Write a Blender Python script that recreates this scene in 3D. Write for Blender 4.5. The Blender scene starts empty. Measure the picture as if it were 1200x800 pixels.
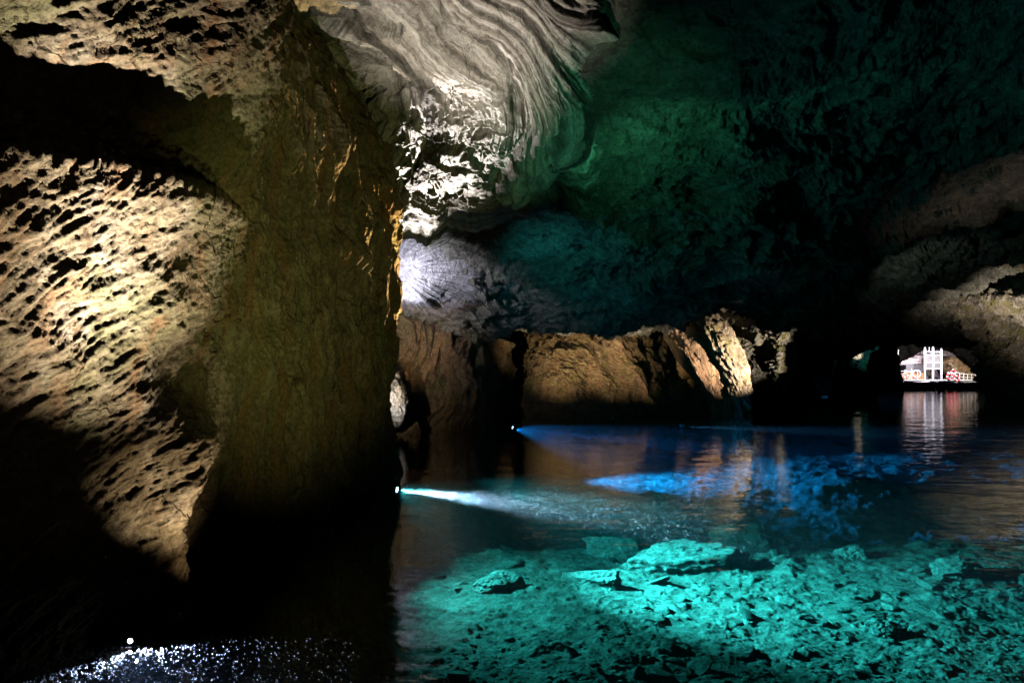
import bpy, math, random
import numpy as np
QL = 0.9      # density of the rock grids
random.seed(7)
RNG = np.random.default_rng(11)
D = bpy.data
sc = bpy.context.scene
C = sc.collection

# ------------------------------------------------------------------ camera
CAMZ, F, CX, HY = 2.5, 800.0, 600.0, 428.0
def P(px, py, d):
    return np.array([(px - CX) / F * d, d, CAMZ + (HY - py) / F * d])
cam = D.cameras.new('camera'); co = D.objects.new('camera', cam); C.objects.link(co)
co.location = (0, 0, CAMZ); co.rotation_euler = (math.radians(90), 0, 0)
cam.sensor_width = 36; cam.lens = 24; cam.shift_y = (HY - 400) / 1200
cam.clip_start = 0.1; cam.clip_end = 500
sc.camera = co

# ------------------------------------------------------------------ noise
_perm = RNG.permutation(256).astype(np.int32); _perm = np.concatenate([_perm] * 3)
_g = RNG.normal(size=(256, 3)).astype(np.float32); _g /= np.linalg.norm(_g, axis=1)[:, None]
def gn(p, seed=0):
    """gradient noise, about -1..1, p = (..., 3)"""
    p = p.astype(np.float32) + np.float32(seed * 17.31)
    i = np.floor(p).astype(np.int32); f = p - i
    u = f * f * f * (f * (f * 6 - 15) + 10)
    i &= 255
    out = 0
    for dx in (0, 1):
        wx = u[..., 0] if dx else 1 - u[..., 0]
        for dy in (0, 1):
            wy = u[..., 1] if dy else 1 - u[..., 1]
            for dz in (0, 1):
                wz = u[..., 2] if dz else 1 - u[..., 2]
                h = _perm[_perm[_perm[(i[..., 0] + dx) & 255] + ((i[..., 1] + dy) & 255)] + ((i[..., 2] + dz) & 255)]
                g = _g[h]
                v = g[..., 0] * (f[..., 0] - dx) + g[..., 1] * (f[..., 1] - dy) + g[..., 2] * (f[..., 2] - dz)
                out = out + wx * wy * wz * v
    return out * 1.5
def fbm(p, oct=5, gain=0.5, seed=0):
    a, s, t = 1.0, 0, 0
    for k in range(oct):
        s = s + a * gn(p * (2.03 ** k), seed + k); t += a; a *= gain
    return s / t
def ridged(p, oct=5, gain=0.55, seed=0):
    a, s, t = 1.0, 0, 0
    for k in range(oct):
        n = 1 - np.abs(gn(p * (2.03 ** k), seed + k)) * 1.6
        s = s + a * n; t += a; a *= gain
    return s / t
def worley(p, seed=0):
    """2-D: F1, F2, id of the nearest cell"""
    i = np.floor(p).astype(np.int32); f1 = np.full(p.shape[:-1], 9.0, np.float32); f2 = f1.copy(); idn = np.zeros(p.shape[:-1], np.int32)
    for dx in (-1, 0, 1):
        for dy in (-1, 0, 1):
            cx = i[..., 0] + dx; cy = i[..., 1] + dy
            h = _perm[_perm[(cx + seed * 7) & 255] + (cy & 255)]
            h2 = _perm[h + 31]
            qx = cx + h / 255.0; qy = cy + h2 / 255.0
            d = np.hypot(p[..., 0] - qx, p[..., 1] - qy).astype(np.float32)
            n = d < f1
            f2 = np.where(n, f1, np.minimum(f2, d)); idn = np.where(n, h, idn); f1 = np.where(n, d, f1)
    return f1, f2, idn
def sm(a, b, x):
    t = np.clip((x - a) / (b - a), 0, 1); return t * t * (3 - 2 * t)
def bump(x, c, w):
    return np.exp(-((x - c) / w) ** 2)

# ------------------------------------------------------------------ mesh helpers
def mesh_np(name, V, Q, mat, parent=None, attr=None, smooth=True, T=None):
    V = np.asarray(V, np.float32).reshape(-1, 3)
    me = D.meshes.new(name)
    me.vertices.add(len(V)); me.vertices.foreach_set('co', V.ravel())
    Q = np.asarray(Q, np.int32).reshape(-1, 4)
    nl = Q.size; li = Q.ravel(); ls = np.arange(0, nl, 4)
    if T is not None and len(T):
        T = np.asarray(T, np.int32).reshape(-1, 3)
        ls = np.concatenate([ls, nl + np.arange(0, T.size, 3)]); li = np.concatenate([li, T.ravel()])
    me.loops.add(len(li)); me.loops.foreach_set('vertex_index', li)
    me.polygons.add(len(ls)); me.polygons.foreach_set('loop_start', ls.astype(np.int32))
    me.polygons.foreach_set('use_smooth', np.full(len(ls), smooth))
    me.update(calc_edges=True); me.validate()
    if attr is not None:
        for k, a in attr.items():
            at = me.attributes.new(k, 'FLOAT', 'POINT')
            at.data.foreach_set('value', np.asarray(a, np.float32).ravel())
    me.materials.append(mat)
    o = D.objects.new(name, me); C.objects.link(o)
    if parent: o.parent = parent
    return o
def grid_quads(nv, nu, off=0, wrap=False):
    a = np.arange(nv * nu).reshape(nv, nu) + off
    if wrap: a = np.concatenate([a, a[:, :1]], 1)
    return np.stack([a[:-1, :-1], a[:-1, 1:], a[1:, 1:], a[1:, :-1]], -1).reshape(-1, 4)
def catmull(ctrl, n, axis):
    n = max(8, int(n * QL)) if n > 100 else n
    ctrl = np.moveaxis(np.asarray(ctrl, float), axis, 0); m = len(ctrl)
    t = np.linspace(0, m - 1, n); i = np.minimum(t.astype(int), m - 2); f = (t - i)
    pad = np.concatenate([[2 * ctrl[0] - ctrl[1]], ctrl, [2 * ctrl[-1] - ctrl[-2]]])
    p0, p1, p2, p3 = pad[i], pad[i + 1], pad[i + 2], pad[i + 3]
    f = f.reshape((-1,) + (1,) * (ctrl.ndim - 1))
    m1, m2 = (p2 - p0) * .4, (p3 - p1) * .4
    f2, f3 = f * f, f ** 3
    r = (2 * f3 - 3 * f2 + 1) * p1 + (f3 - 2 * f2 + f) * m1 + (-2 * f3 + 3 * f2) * p2 + (f3 - f2) * m2
    return np.moveaxis(r, 0, axis)
def normals(W):
    du = np.gradient(W, axis=1); dv = np.gradient(W, axis=0)
    n = np.cross(du, dv); n /= np.linalg.norm(n, axis=-1, keepdims=True) + 1e-9
    return n
def sheet(name, W, disp, mat, thick=1.5, flip=1, attr=None, inward=None, props=None):
    """thick closed shell from a dense grid W (nv,nu,3); disp(W) in metres along the outward normal"""
    W = np.asarray(W, float)
    n = normals(W) * flip
    W2 = W + n * disp(W)[..., None]
    nv, nu = W.shape[:2]
    B = W[::12, ::12] - n[::12, ::12] * thick           # coarse back
    # outline ring
    idx = np.arange(nv * nu).reshape(nv, nu)
    ring = np.concatenate([idx[0, :], idx[1:, -1], idx[-1, -2::-1], idx[-2:0:-1, 0]])
    rb = (W - n * thick).reshape(-1, 3)[ring]
    V = np.concatenate([W2.reshape(-1, 3), rb, B.reshape(-1, 3)])
    k = len(ring); o = nv * nu
    r2 = np.roll(ring, -1); ib = np.arange(k) + o; ib2 = np.roll(ib, -1)
    Q = np.concatenate([grid_quads(nv, nu), np.stack([ring, ib, ib2, r2], -1), grid_quads(B.shape[0], B.shape[1], o + k)])
    A = None
    if attr: A = {q: np.concatenate([v.ravel(), np.zeros(len(V) - v.size)]) for q, v in attr.items()}
    ob = mesh_np(name, V, Q, mat, attr=A)
    return ob
def face_cam(W):
    n = normals(W); v = np.array([0, 0, CAMZ]) - W
    return 1 if (n * v).sum(-1).mean() > 0 else -1
def tag(o, label=None, cat=None, group=None, kind=None):
    if label: o['label'] = label
    if cat: o['category'] = cat
    if group: o['group'] = group
    if kind: o['kind'] = kind
    return o
def limb(name, path, mat, disp, nseg=220, nring=260, power=0.8, parent=None, skew=None):
    """closed rock body: path rows (px,py,d,half width m,half depth m)"""
    path = np.array(path, float)
    c = np.array([P(*r[:3]) for r in path]); ab = path[:, 3:5]
    full = catmull(np.concatenate([c, ab], 1), nring, 0)
    c, ab = full[:, :3], np.maximum(full[:, 3:], 0.01)
    tn = np.gradient(c, axis=0); tn /= np.linalg.norm(tn, axis=1)[:, None] + 1e-9
    side = np.cross(tn, [0, 1, 0]); side /= np.linalg.norm(side, axis=1)[:, None] + 1e-9
    dep = np.cross(side, tn)
    th = np.linspace(0, 2 * math.pi, nseg, endpoint=False)
    cs, sn = np.cos(th), np.sin(th)
    cs = np.sign(cs) * np.abs(cs) ** power; sn = np.sign(sn) * np.abs(sn) ** power
    R = side[:, None] * (ab[:, :1] * cs)[..., None] + dep[:, None] * (ab[:, 1:] * sn)[..., None]
    W = c[:, None] + R
    n = R / (np.linalg.norm(R, axis=-1, keepdims=True) + 1e-9)
    taper = np.minimum(1, ab.min(1) / 0.35)[:, None]
    W = W + n * (disp(W) * taper)[..., None]
    V = np.concatenate([W.reshape(-1, 3), c[:1], c[-1:]])
    q = grid_quads(nring, nseg, 0, True); m = nring * nseg
    a = np.arange(nseg); b = np.roll(a, -1)
    T = np.concatenate([np.stack([np.full(nseg, m), b, a], -1), np.stack([np.full(nseg, m + 1), a + m - nseg, b + m - nseg], -1)])
    return mesh_np(name, V, q, mat, parent, T=T)
def stone(name, loc, size, mat, seed, rot=0, seg=64, rough=0.08, parent=None):
    """a broken boulder: planes cut off a lump, then roughened"""
    r = np.random.default_rng(seed)
    th = np.linspace(0, math.pi, seg // 2 + 1); ph = np.linspace(0, 2 * math.pi, seg, endpoint=False)
    d = np.stack([np.sin(th)[:, None] * np.cos(ph), np.sin(th)[:, None] * np.sin(ph), np.cos(th)[:, None] * np.ones(seg)], -1)
    pn = r.normal(size=(14, 3)); pn /= np.linalg.norm(pn, axis=1)[:, None]; ph_ = r.uniform(.55, .95, 14)
    dd = np.maximum(d @ pn.T, 1e-3); rr = np.min(ph_ / dd, -1); rr = np.minimum(rr, 1.05)
    p = d * rr[..., None]
    p = p + d * (fbm(p * 2.3 + seed, 5) * rough * 2)[..., None] + d * (fbm(p * 7 + seed, 3) * rough * .8)[..., None]
    p = p * np.array(size)
    c, s = math.cos(rot), math.sin(rot)
    p = np.stack([p[..., 0] * c - p[..., 1] * s, p[..., 0] * s + p[..., 1] * c, p[..., 2]], -1)
    o = mesh_np(name, p.reshape(-1, 3), grid_quads(len(th), seg, 0, True), mat, parent)
    o.location = loc
    return o

# ------------------------------------------------------------------ materials
class N:
    def __init__(s, name):
        s.m = D.materials.new(name); s.m.use_nodes = True; s.t = s.m.node_tree; s.t.nodes.clear()
        s.out = s.t.nodes.new('ShaderNodeOutputMaterial')
    def n(s, typ, **kw):
        nd = s.t.nodes.new(typ)
        for k, v in kw.items():
            if k.startswith('_'): setattr(nd, k[1:], v)
        for k, v in kw.items():
            if not k.startswith('_'):
                key = int(k[1:]) if k[0] == 'i' and k[1:].isdigit() else k.replace('__', ' ')
                if hasattr(v, 'is_output'): s.t.links.new(v, nd.inputs[key])
                else: nd.inputs[key].default_value = v
        return nd
    def link(s, a, b): s.t.links.new(a, b)
    def noise(s, vec, scale, detail=4, rough=.55, dist=0):
        return s.n('ShaderNodeTexNoise', Vector=vec, Scale=scale, Detail=detail, Roughness=rough, Distortion=dist).outputs['Fac']
    def math(s, op, a, b=0.0, c=None):
        kw = dict(_operation=op, i0=a, i1=b)
        if c is not None: kw['i2'] = c
        return s.n('ShaderNodeMath', **kw).outputs[0]
    def ramp(s, fac, stops, interp='LINEAR'):
        r = s.n('ShaderNodeValToRGB', Fac=fac); cr = r.color_ramp; cr.interpolation = interp
        while len(cr.elements) < len(stops): cr.elements.new(.5)
        for e, (p, c) in zip(cr.elements, stops):
            e.position = p; e.color = (c, c, c, 1) if isinstance(c, (int, float)) else (*c, 1)
        return r.outputs['Color']
    def mix(s, fac, a, b, mode='MIX'):
        m = s.n('ShaderNodeMix', _data_type='RGBA', _blend_type=mode)
        for k, v in ((0, fac), (6, a), (7, b)):
            if hasattr(v, 'is_output'): s.t.links.new(v, m.inputs[k])
            else: m.inputs[k].default_value = v if k == 0 else (*v, 1) if len(v) == 3 else v
        return m.outputs[2]

def rock_mat(name, c_dark, c_mid, c_light, stretch=(1, 1, 1), rot=(0, 0, 0), fine=7.0, bumpd=0.05, moss=None, stain=None,
             strata=None, rough=.75, spec=.35, warp=.3, cracks=.5):
    s = N(name)
    pos = s.n('ShaderNodeNewGeometry').outputs['Position']
    mp = s.n('ShaderNodeMapping', Vector=pos, Rotation=rot, Scale=stretch).outputs[0]
    n1 = s.noise(mp, .7, 6, .6, warp); n2 = s.noise(mp, fine, 8, .68, .4); n3 = s.noise(mp, 2.3, 7, .62, .6)
    col = s.ramp(n3, [(.25, c_dark), (.5, c_mid), (.72, c_light)])
    col = s.mix(s.ramp(n2, [(.35, .0), (.62, 1.0)]), s.mix(1, col, (.45, .43, .42), 'MULTIPLY'), col)
    if moss:
        col = s.mix(s.ramp(s.noise(pos, .9, 5, .6, .5), [(.48, 0.0), (.62, .85)]), col, moss)
    if stain:
        st = s.n('ShaderNodeMapping', Vector=pos, Scale=(2.2, 2.2, .35)).outputs[0]
        col = s.mix(s.ramp(s.noise(st, 1.2, 5, .6, .6), [(.5, 0.0), (.64, .9)]), col, stain)
    # cracks
    vo = s.n('ShaderNodeTexVoronoi', _feature='DISTANCE_TO_EDGE', Vector=s.n('ShaderNodeVectorMath', _operation='ADD', i0=mp, i1=s.n('ShaderNodeTexNoise', Vector=mp, Scale=1.5, Detail=5).outputs['Color']).outputs[0], Scale=1.1).outputs['Distance']
    crack = s.math('MAXIMUM', s.ramp(vo, [(.0, 0.0), (.02, 1.0)]), s.ramp(s.noise(mp, .8, 3, .5, .3), [(.5 - .0 * cracks, 1.0), (.56, 0.0)]) if cracks else 1.0)
    col = s.mix(s.math('MULTIPLY', crack, .7), s.mix(1, col, (.35, .33, .3), 'MULTIPLY'), col)
    h = s.math('ADD', s.math('MULTIPLY', n2, .55), s.math('MULTIPLY', n3, 1.0))
    h = s.math('ADD', h, s.math('MULTIPLY', crack, .25))
    h = s.math('ADD', h, s.math('MULTIPLY', s.noise(mp, fine * 4.0, 5, .75), .34))
    col = s.mix(s.ramp(s.noise(mp, fine * 3.2, 5, .75), [(.36, .0), (.58, 1.0)]), s.mix(1, col, (.52, .50, .48), 'MULTIPLY'), col)
    if strata:
        at = s.n('ShaderNodeAttribute', _attribute_name='strata').outputs['Fac']
        v = s.n('ShaderNodeCombineXYZ', X=at).outputs[0]
        wob = s.n('ShaderNodeVectorMath', _operation='MULTIPLY_ADD', i0=s.n('ShaderNodeTexNoise', Vector=pos, Scale=1.2, Detail=5).outputs['Color'], i1=(.35, 0, 0), i2=v).outputs[0]
        b1 = s.noise(wob, 2.8, 8, .78)
        b2 = s.noise(wob, 1.5, 3, .55)
        band = s.ramp(b1, [(.42, strata[0]), (.49, strata[1]), (.57, strata[2]), (.7, strata[1])])
        band = s.mix(s.ramp(b2, [(.38, .0), (.52, 1.0)]), s.mix(1, band, (.16, .15, .13), 'MULTIPLY'), band)
        col = s.mix(.82, col, band)
        col = s.mix(s.ramp(n2, [(.3, .0), (.5, 1.0)]), s.mix(1, col, (.5, .48, .47), 'MULTIPLY'), col)
        h = s.math('ADD', h, s.math('MULTIPLY', b1, .8))
    bp = s.n('ShaderNodeBump', Strength=1.0, Distance=bumpd * 2.2, Height=h).outputs[0]
    rg = s.ramp(n1, [(.35, rough - .2), (.65, rough + .1)])
    b = s.n('ShaderNodeBsdfPrincipled', Base__Color=col, Roughness=rg, Normal=bp)
    b.inputs['Specular IOR Level'].default_value = spec
    s.link(b.outputs[0], s.out.inputs[0])
    return s.m

def plain(name, col, rough=.6, metal=0, var=.25, scale=6, bumpd=.004, emit=None):
    s = N(name)
    pos = s.n('ShaderNodeTexCoord').outputs['Object']
    n = s.noise(pos, scale, 6, .6)
    c = s.mix(s.ramp(n, [(.3, 0.0), (.7, 1.0)]), tuple(x * (1 - var) for x in col), col)
    bp = s.n('ShaderNodeBump', Distance=bumpd, Height=s.noise(pos, scale * 4, 4)).outputs[0]
    b = s.n('ShaderNodeBsdfPrincipled', Base__Color=c, Roughness=rough, Metallic=metal, Normal=bp)
    if emit:
        b.inputs['Emission Color'].default_value = (*emit[0], 1); b.inputs['Emission Strength'].default_value = emit[1]
    s.link(b.outputs[0], s.out.inputs[0])
    return s.m

M = {}
M['wall'] = rock_mat('ochre_limestone', (.20, .15, .085), (.36, .29, .18), (.50, .43, .31), moss=(.21, .20, .10), stain=(.30, .18, .09), bumpd=.045, spec=.05, stretch=(1, 1, .8), rot=(0, .5, 0))
M['pleat'] = rock_mat('banded_limestone', (.30, .27, .22), (.5, .47, .42), (.62, .6, .55), strata=((.05, .045, .035), (.34, .31, .26), (.66, .63, .57)), bumpd=.025, fine=9)
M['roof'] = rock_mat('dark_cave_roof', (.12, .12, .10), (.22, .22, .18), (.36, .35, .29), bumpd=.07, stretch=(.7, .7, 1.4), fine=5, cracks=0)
M['pale'] = rock_mat('pale_limestone', (.38, .37, .38), (.52, .52, .54), (.62, .62, .65), bumpd=.06, stretch=(1, 1, 1), fine=5)
M['brown'] = rock_mat('brown_limestone', (.14, .085, .04), (.30, .20, .10), (.44, .33, .19), moss=(.20, .17, .05), stain=(.30, .17, .08), bumpd=.12, fine=4.5)
M['slab'] = rock_mat('bedded_rock', (.16, .09, .05), (.34, .22, .13), (.52, .42, .32), stretch=(1.2, 1.2, .35), rot=(0, -.45, 0), bumpd=.1, fine=4)
M['grey'] = rock_mat('grey_crusted_rock', (.15, .13, .10), (.34, .30, .24), (.58, .54, .46), moss=(.19, .17, .05), bumpd=.12, fine=4)
M['bed'] = rock_mat('silt_and_rubble', (.14, .14, .13), (.36, .36, .33), (.60, .60, .56), bumpd=.03, fine=6, rough=.9, spec=.1, cracks=0)
M['pink'] = rock_mat('pinkish_pale_limestone', (.36, .27, .28), (.6, .5, .52), (.72, .64, .66), bumpd=.08, fine=3)
M['boulder'] = rock_mat('pale_sunken_boulder', (.34, .34, .32), (.58, .58, .55), (.74, .74, .70), bumpd=.03, fine=6, rough=.9, spec=.1, cracks=0)
M['grit'] = plain('fine_grit', (.22, .22, .22), .6)
M['metal'] = plain('dark_painted_steel', (.05, .05, .055), .45, .6)
M['white'] = plain('white_painted_steel', (.8, .8, .82), .4)
M['timber'] = plain('worn_brown_timber', (.28, .14, .06), .7, 0, .5, 3)
M['greypanel'] = plain('grey_panel', (.13, .125, .125), .6)
M['hull'] = plain('black_tarred_hull', (.035, .03, .028), .5)
M['red'] = plain('red_rubber', (.55, .05, .06), .5)
M['orange'] = plain('orange_rubber', (.75, .22, .07), .5)
M['lens'] = plain('lit_lamp_lens', (.9, .9, .9), .3, emit=((.75, .8, 1.0), 60))
M['lensblue'] = plain('lit_lamp_lens_blue', (.9, .9, .9), .3, emit=((.35, .6, 1.0), 30))
M['speck'] = plain('white_foam_and_glints', (.85, .85, .85), .5)

# water: clear body, mirror-like skin
s = N('lake_water')
pos = s.n('ShaderNodeNewGeometry').outputs['Position']
w1 = s.noise(s.n('ShaderNodeMapping', Vector=pos, Scale=(.55, 1.0, 1)).outputs[0], 1.1, 3, .5)
w2 = s.noise(s.n('ShaderNodeMapping', Vector=pos, Scale=(.8, 1.3, 1)).outputs[0], 5.0, 3, .5)
hh = s.math('ADD', w1, s.math('MULTIPLY', w2, .16))
bp = s.n('ShaderNodeBump', Strength=1.0, Distance=.028, Height=hh).outputs[0]
cs_ = s.math('ABSOLUTE', s.n('ShaderNodeVectorMath', _operation='DOT_PRODUCT', i0=bp, i1=s.n('ShaderNodeNewGeometry').outputs['Incoming']).outputs['Value'])
fr = s.math('ADD', .02, s.math('MULTIPLY', .98, s.math('POWER', s.math('SUBTRACT', 1.0, s.math('MINIMUM', cs_, 1.0)), 5.0)))
gl = s.n('ShaderNodeBsdfGlossy', Roughness=.015, Normal=bp, Color=(1, 1, 1, 1)).outputs[0]
tr = s.n('ShaderNodeBsdfTransparent', Color=(.93, .98, .98, 1)).outputs[0]
mx = s.n('ShaderNodeMixShader', Fac=fr, i1=tr, i2=gl).outputs[0]
s.link(mx, s.out.inputs['Surface'])
va = s.n('ShaderNodeVolumeAbsorption', Color=(.25, .80, .85, 1), Density=.03).outputs[0]
vs = s.n('ShaderNodeVolumeScatter', Color=(.6, .85, 1, 1), Density=.0022, Anisotropy=.1).outputs[0]
s.link(s.n('ShaderNodeAddShader', i0=va, i1=vs).outputs[0], s.out.inputs['Volume'])
M['water'] = s.m

# ------------------------------------------------------------------ lake
def water():
    z0 = -4.6; x0, x1, y0, y1 = -30, 130, -6, 130
    V = [(x, y, z) for z in (z0, 0) for x, y in ((x0, y0), (x1, y0), (x1, y1), (x0, y1))]
    Q = [(3, 2, 1, 0), (4, 5, 6, 7), (0, 1, 5, 4), (1, 2, 6, 5), (2, 3, 7, 6), (3, 0, 4, 7)]
    tag(mesh_np('water', V, Q, M['water'], smooth=False), kind='structure')
water()

BED = -2.3
def bed_height(X, Y):
    p2 = np.stack([X, Y], -1)
    p3 = np.stack([X, Y, X * 0], -1)
    w = np.stack([gn(p3 * .8, 5), gn(p3 * .8, 6)], -1)
    h = BED + .14 * fbm(p3 * .16, 3, seed=2) + .10 * fbm(p3 * .7, 4, seed=4)
    for sc_, amp, sd, dens in ((1.3, .20, 1, .3), (.55, .11, 2, .42), (.25, .06, 3, .5), (.12, .03, 4, .6)):
        q = (p2 + w * .25) * np.array([.75, 1.0]) / sc_
        f1, f2, idn = worley(q, sd)
        on = (_perm[idn + 5] / 255.0 < dens)
        hgt = (.35 + .65 * _perm[idn + 77] / 255.0) * amp
        e = np.clip((f2 - f1) * 3.0, 0, 1)
        q3 = np.concatenate([q, q[..., :1] * 0], -1); h = h + on * hgt * .7 * e ** .8 * np.clip(.7 + 1.1 * gn(q3 * 1.7, sd) + .6 * gn(q3 * 5.1, sd), .1, 1.6)
    h = h + .055 * (ridged(p3 * np.array([1.6, 2.4, 1]), 5, .68, seed=55) - .5) + .018 * fbm(p3 * 9, 4, .75, seed=57)
    # the sides of the basin rise towards the walls
    h = h + 1.6 * sm(-1.2, -4.5, X + .05 * (Y - 6)) * sm(20, 8, Y)
    # a sunken bank under the far blue lamp
    h = h + .75 * bump(Y, 28, 8) * sm(4, 16, X + 3 * gn(p3 * .3, 58)) * (.7 + .7 * ridged(p3 * .3, 3, seed=53)) * sm(34, 24, X)
    h = h + 1.05 * bump(Y, 44, 6) * sm(8, 20, X) * (1 + .4 * gn(p3 * .12, 59)) - .9 * sm(17.5, 20, Y) * sm(25, 21, Y)
    return h
def bed():
    Y = np.concatenate([np.linspace(-4, 6.5, 30)[:-1], 800 * 4.8 / np.linspace(560, 76, int(900 * QL))])
    Y = np.concatenate([Y, np.linspace(44, 125, 60)])
    t = np.linspace(-1, 1, int(1150 * QL))
    Yg, T = np.meshgrid(Y, t, indexing='ij')
    X = T * (np.maximum(Yg, 3) * .84 + 1.5) + 0.
    Z = bed_height(X, Yg)
    nv, nu = X.shape
    V = np.stack([X, Yg, Z], -1).reshape(-1, 3)
    tag(mesh_np('lake_bed', V, grid_quads(nv, nu)[:, ::-1], M['bed']), kind='structure')
bed()

# ------------------------------------------------------------------ near wall on the left
def near_wall():
    plan = np.array([(-5.6, .5), (-4.9, 3.0), (-4.35, 4.6), (-4.0, 5.6), (-3.62, 6.3), (-3.45, 7.2), (-3.35, 8.4), (-3.2, 9.8), (-3.0, 11.4),
                     (-2.78, 13.0), (-2.62, 14.1), (-2.75, 14.9), (-3.5, 15.6), (-5.0, 16.2), (-7.0, 16.6)])
    nu, nv = 1050, int(900 * QL) + 1
    pl = catmull(plan, nu, 0)
    z = np.concatenate([np.linspace(-2.6, 0, 60)[:-1], np.linspace(0, 7, int(620 * QL))[:-1], np.linspace(7, 13, int(220 * QL))])
    nv = len(z); nu = len(pl)
    tx = np.gradient(pl, axis=0); nrm = np.stack([tx[:, 1], -tx[:, 0]], -1); nrm /= np.linalg.norm(nrm, axis=1)[:, None]
    Y = pl[:, 1][None, :]; Z = z[:, None]
    near = sm(9.5, 6.5, Y)                        # 1 on the part beside the camera
    zk = [-2.6, 0, .7, 1.3, 2.0, 2.8, 3.5, 3.95, 4.15, 4.45, 4.75, 5.4, 6.4, 9, 13]
    ok = [-.3, 0, .0, .10, .22, .45, .72, .86, .55, .42, .72, 1.05, 1.35, 1.5, 1.5]
    zw = Z + .25 * gn(np.stack([Y * .6 + 0 * Z, 0 * Y + Z * .2, 0 * Y + 0 * Z], -1), 3)
    off = near * np.interp(zw, zk, ok)
    zk2 = [-2.6, 0, 1, 3, 6, 8, 10, 13]; ok2 = [.1, 0, -.02, .05, .0, -.45, -1.2, -2.4]
    off = off + (1 - near) * (np.interp(Z + 0 * Y, zk2, ok2) + .38 * fbm(np.stack([Y * .45 + 0 * Z, Z * .5 + 0 * Y, 0 * Y + 0 * Z], -1), 3, seed=29) * sm(.2, 2.0, Z))
    # the knob that catches the lower light, and the rib under it
    off = off + .42 * bump(Y, 6.75, .45) * bump(Z, 1.75, .42) + .30 * bump(Y + .12 * Z, 6.8, .22) * sm(1.8, 1.2, Z)
    W = np.zeros((nv, nu, 3))
    W[..., 0] = pl[:, 0] + nrm[:, 0] * off; W[..., 1] = pl[:, 1] + nrm[:, 1] * off; W[..., 2] = Z
    def disp(W):
        p = W.copy()
        # thin beds climbing gently to the right, torn by steep streaks
        wv = fbm(p * .55, 3, seed=2)
        lam = p[..., 2] - .22 * p[..., 1] + .45 * wv
        str_ = p[..., 1] * 1.15 - p[..., 2] + .5 * wv; alg = p[..., 1] + p[..., 2]
        near = sm(9.5, 6.5, W[..., 1])
        a = .22 * (ridged(np.stack([p[..., 0] * .5, p[..., 1] * .45, p[..., 2] * .7], -1), 2, seed=1) - .5)
        L = np.stack([p[..., 1] * .55, lam * 2.6, p[..., 0] * .8], -1)
        S = np.stack([str_ * 2.2, alg * .45, p[..., 0] * .8], -1)
        b = .07 * fbm(L * 1.5, 6, .70, seed=8)
        c = .10 * (ridged(S * 1.15, 5, .62, seed=15) - .6)
        dn = b + c + .085 * fbm(np.stack([str_ * 7.5, alg * 1.4, p[..., 0] * 2], -1), 5, .7, seed=19)
        d_ = .035 * fbm(p * 8.5, 4, .75, seed=23)
        # farther half: tall vertical sheets and grooves
        v = np.stack([p[..., 0], p[..., 1], p[..., 2] * .22], -1)
        dv = .10 * (ridged(v * np.array([3, 3.4, 1.6]), 5, .65, seed=33) - .55) + .50 * (ridged(v * 1.1 + .4 * gn(p * .5)[..., None], 5, .55, seed=31) - .5)
        return a + near * dn + (1 - near) * (dv + .35 * b) + d_
    ob = sheet('cave_wall', W, disp, M['wall'], thick=1.6, flip=face_cam(W[:, :nu * 2 // 3]))
    tag(ob, kind='structure')
near_wall()

# ------------------------------------------------------------------ roofs
def ctrl_grid(rows, nv, nu):
    g = np.array(rows, float)
    g = catmull(catmull(g, nv, 0), nu, 1)
    W = np.stack([(g[..., 0] - CX) / F * g[..., 2], g[..., 2], CAMZ + (HY - g[..., 1]) / F * g[..., 2]], -1)
    return g, W

def roof():
    cols = [250, 400, 470, 540, 620, 740, 860, 960, 1060, 1150, 1260, 1600]
    y_ = {}
    rows = []
    dd = [(-2200, [2.6] * 12), (-300, [7.5] * 12), (0, [11, 11, 11, 11, 11, 11, 11, 11, 11.5, 12, 12, 12]),
          (120, [16, 16, 15, 15, 14.5, 14, 14, 15, 16, 17, 17, 17]),
          (220, [21, 21, 20, 19, 18, 17.5, 18, 20, 23, 25, 26, 26]),
          (300, [24, 23, 22, 21.5, 21, 21, 22, 26, 32, 35, 36, 36])]
    for y, ds in dd: rows.append([(c, y, d) for c, d in zip(cols, ds)])
    rows.append([(c, y, d) for c, y, d in zip(cols, [352, 348, 345, 350, 345, 350, 335, 350, 355, 350, 345, 340], [25, 24, 23.5, 24, 25, 25, 27, 33, 42, 44, 44, 44])])
    lip = [372, 368, 365, 396, 381, 386, 358, 414, 398, 404, 385, 380]
    dl = [27, 26.5, 26, 26, 28, 29, 32, 44, 62, 62, 50, 50]
    rows.append([(c, y, d) for c, y, d in zip(cols, lip, dl)])
    rows.append([(c, y - 14, d * 1.25) for c, y, d in zip(cols, lip, dl)])
    rows.append([(c, y - 60, d * 1.6) for c, y, d in zip(cols, lip, dl)])
    g, W = ctrl_grid(rows, 1000, 1150)
    def disp(W):
        A = np.clip(W[..., 1] / 18, .5, 1.8)
        p = W * np.array([1, .8, 1.4])
        w = p + .8 * np.stack([fbm(p * .35, 2, seed=3)] * 3, -1)
        a = .55 * (ridged(w * .28, 3, seed=41) - .55)
        q = np.stack([w[..., 0] * .5 + w[..., 1] * .3, w[..., 1] * .5 - w[..., 0] * .15, w[..., 2] * 2.0], -1)
        b = .40 * (ridged(q * .9, 6, .62, seed=45) - .5)
        c = .16 * fbm(W * np.array([1.6, 1.6, 3]), 5, .7, seed=49)
        a = a + .45 * np.floor(4 * fbm(w * np.array([.45, .45, .9]), 3, seed=43)) / 4
        lipw = bump(W[..., 2], 3.6, 1.2) * sm(18, 26, W[..., 1])
        return (a + b * 1.3) * A * (1 - .3 * lipw) + c
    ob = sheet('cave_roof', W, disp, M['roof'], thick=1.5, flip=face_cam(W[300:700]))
    tag(ob, kind='structure')
roof()

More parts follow.
